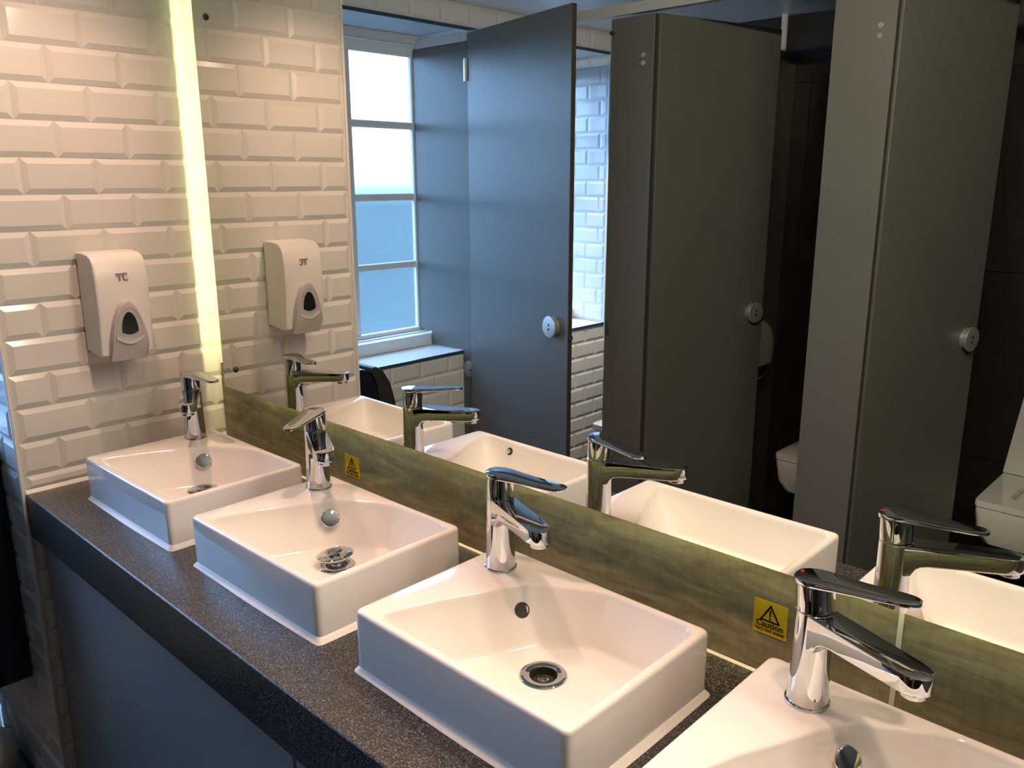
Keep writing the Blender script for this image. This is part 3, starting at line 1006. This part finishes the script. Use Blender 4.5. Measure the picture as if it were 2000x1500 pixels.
a1 = math.atan2(0.150, 0.644)
door('blue-lit grey cubicle door swung out towards the basins', (-0.476, YF + 0.020), a1, 0.652, 2.060, 0.5715, 1.027, 1, True)
a2 = math.atan2(-0.565, 0.140)
door('dark open door of the middle cubicle, swung inwards', (0.361, YF - 0.0205), a2, 0.5615, 2.030, 0.503, 1.045)
a3 = math.atan2(-0.560, 0.134)
door('brownish open door of the cubicle with the raised toilet lid', (1.098, YF - 0.0205), a3, 0.5575, 2.026, 0.496, 1.040)


def toilet(lab, x_left, y_front, lid_open, wid=0.335):
    L_ = y_front - YB
    t_ = thing('toilet', lab, 'toilet', (x_left + wid / 2, YB, 0), 0, 'wall-hung toilets')
    hw = wid / 2

    def outline(inset_=0.0, front=0.0, rr=0.05, back=0.002):
        return round_poly([(-hw + inset_, back), (hw - inset_, back), (hw - inset_, L_ - front), (-hw + inset_, L_ - front)], [0.004, 0.004, rr, rr], 8)
    prof = [(0.05, 0.09, 0.06, 0.275), (0.022, 0.035, 0.05, 0.285), (0.010, 0.014, 0.035, 0.33), (0.004, 0.004, 0.03, 0.40), (0.003, 0.003, 0.03, 0.418), (0.006, 0.006, 0.03, 0.4225)]
    rr_ = [[(x, y, z) for x, y in outline(i_, f_, r_)] for i_, f_, r_, z in prof]
    # inner bowl
    k = len(rr_[0])

    def oval(rx, ry, cy, z):
        base = outline(0.006, 0.006, 0.03)
        c_ = Vector((0, cy))
        res = []
        for q in base:
            v_ = Vector(q) - c_
            a = math.atan2(v_.y / (L_ * 0.5), v_.x / hw)
            res.append((rx * math.cos(a), cy + ry * math.sin(a), z))
        return res
    cy = L_ * 0.54
    rr_ += [oval(hw - 0.055, L_ * 0.33, cy, 0.4225), oval(hw - 0.062, L_ * 0.315, cy, 0.405), oval(hw - 0.09, L_ * 0.22, cy, 0.34), oval(hw - 0.125, L_ * 0.10, cy, 0.31)]
    obj('pan', loft(rr_), M['ceramic'], t_, True, math.radians(50))
    seat_o = outline(0.0, 0.0, 0.03, 0.045)
    A0 = [(x, y, 0.4255) for x, y in seat_o]
    A1 = [(x, y, 0.4425) for x, y in seat_o]
    A2 = [(x * 0.985, y * 0.99 + 0.002, 0.447) for x, y in seat_o]

    def ov2(z, g_=0.0):
        c_ = Vector((0, cy))
        res = []
        for q in seat_o:
            v_ = Vector(q) - c_
            a = math.atan2(v_.y / (L_ * 0.5), v_.x / hw)
            res.append(((hw - 0.066 - g_) * math.cos(a), cy + (L_ * 0.32 - g_) * math.sin(a), z))
        return res
    zl = 0.447 if lid_open else 0.437
    if not lid_open:
        A1 = [(x, y, 0.434) for x, y in seat_o]
        A2 = [(x * 0.985, y * 0.99 + 0.002, 0.4365) for x, y in seat_o]
    rs = [A0, A1, A2, ov2(zl), ov2(zl - 0.006, 0.003), ov2(0.4255, 0.003)]
    bm = loft(rs + [A0], False, False)
    bmesh.ops.remove_doubles(bm, verts=bm.verts[:], dist=1e-6)
    obj('seat', bm, M['ceramic'], t_, True, math.radians(45))
    lid = outline(0.0, 0.0, 0.03, 0.045)
    if not lid_open:
        bm = loft([[(x, y, 0.4372) for x, y in lid], [(x, y, 0.4462) for x, y in lid], [(x * 0.98, 0.003 + y * 0.988, 0.449) for x, y in lid]])
        obj('lid', bm, M['ceramic'], t_, True, math.radians(45))
    else:
        def up(q):
            h = q[1] - 0.045
            return q[0] * (1 - 0.26 * h / L_), 0.450 + h
        bm = loft([[(up(q)[0] * 0.98, 0.034 - 0.03 * (up(q)[1] - 0.45), up(q)[1]) for q in lid], [(up(q)[0], 0.038 - 0.03 * (up(q)[1] - 0.45), up(q)[1]) for q in lid],
                   [(up(q)[0], 0.049 - 0.03 * (up(q)[1] - 0.45), up(q)[1]) for q in lid]])
        obj('lid', bm, M['ceramic'], t_, True, math.radians(45))
    for s_ in (-1, 1):
        obj('seat_hinge', lathe([(0.010, -0.02), (0.010, 0.02)], 16, 'x', (s_ * hw * 0.5, 0.040, 0.440)), M['chrome_dull'], t_, True)
    return t_


toilet('white toilet in the blue-lit window cubicle, behind the half-open door', -0.294, -1.925, False)
toilet('white toilet with closed lid in the dark middle cubicle', 0.509, -2.100, False)
toilet('white toilet with its lid raised, at the right edge of the mirror', 1.246, -2.103, True)

# jumbo toilet roll holder on the divider
rh = thing('toilet_roll_holder', 'round toilet roll holder on the divider of the middle cubicle', 'roll holder', (0.2805, -2.142, 0.845))
obj('drum', lathe([(0.118, 0.0), (0.126, 0.008), (0.126, 0.104), (0.120, 0.115), (0.108, 0.119), (0.0005, 0.120)], 48, 'x'), M['plastic_grey'], rh, True)
cho = [(0.1075 * math.cos(a), 0.1075 * math.sin(a)) for a in [PI + 0.62 + (PI - 1.24) * k / 16 for k in range(17)]]
obj('lower_window', prism(cho, 'x', 0.1185, 0.1206), M['soap_window'], rh)

# white pipe above the divider
pp = tag(obj('pipe', lathe([(0.013, 2.0), (0.013, CEIL)], 20, 'z', (0.232, -2.485, 0)), M['plaster'], None, True),
         'short white pipe at the ceiling above the black tiled wall', 'pipe')

# ------------------------------------------------------------------ ceiling downlights over the basins, one more added in the window cubicle
for i, (lx_, ly_, pw_) in enumerate(((0.33, -0.32, 1.0), (1.06, -0.32, 1.0), (1.80, -0.32, 1.0), (-0.15, -2.25, 4.2))):  # last entry is an unseen lamp added to brighten the window cubicle's tiles
    dl = thing('downlight', ['recessed ceiling downlight over the basin by the tiled wall', 'recessed ceiling downlight over the middle of the worktop',
                             'recessed ceiling downlight over the nearest basin', 'added ceiling downlight inside the window cubicle, brightening its tiles'][i], 'downlight', (lx_, ly_, CEIL), 0, 'ceiling downlights')
    obj('trim_ring', lathe([(0.030, -0.001), (0.043, -0.0015), (0.046, -0.006), (0.042, -0.008), (0.034, -0.006), (0.0315, -0.001)], 40), M['trim_white'], dl, True)
    obj('lens', lathe([(0.0005, -0.0005), (0.031, -0.0005), (0.031, -0.002), (0.0005, -0.003)], 32), M['lamp'], dl, True)
    ld = bpy.data.lights.new('downlight_beam', 'SPOT')
    ld.energy = LAMP_W * pw_
    ld.color = (1.0, 0.60, 0.415) if i < 3 else (1.0, 0.86, 0.70)
    ld.spot_size = math.radians(122 if i < 3 else 84)
    ld.spot_blend = 1.0 if i < 3 else 0.6
    ld.shadow_soft_size = 0.028
    lo = bpy.data.objects.new('downlight_beam', ld)
    COL.objects.link(lo)
    lo.parent = dl
    lo.location = (0, 0, -0.035)
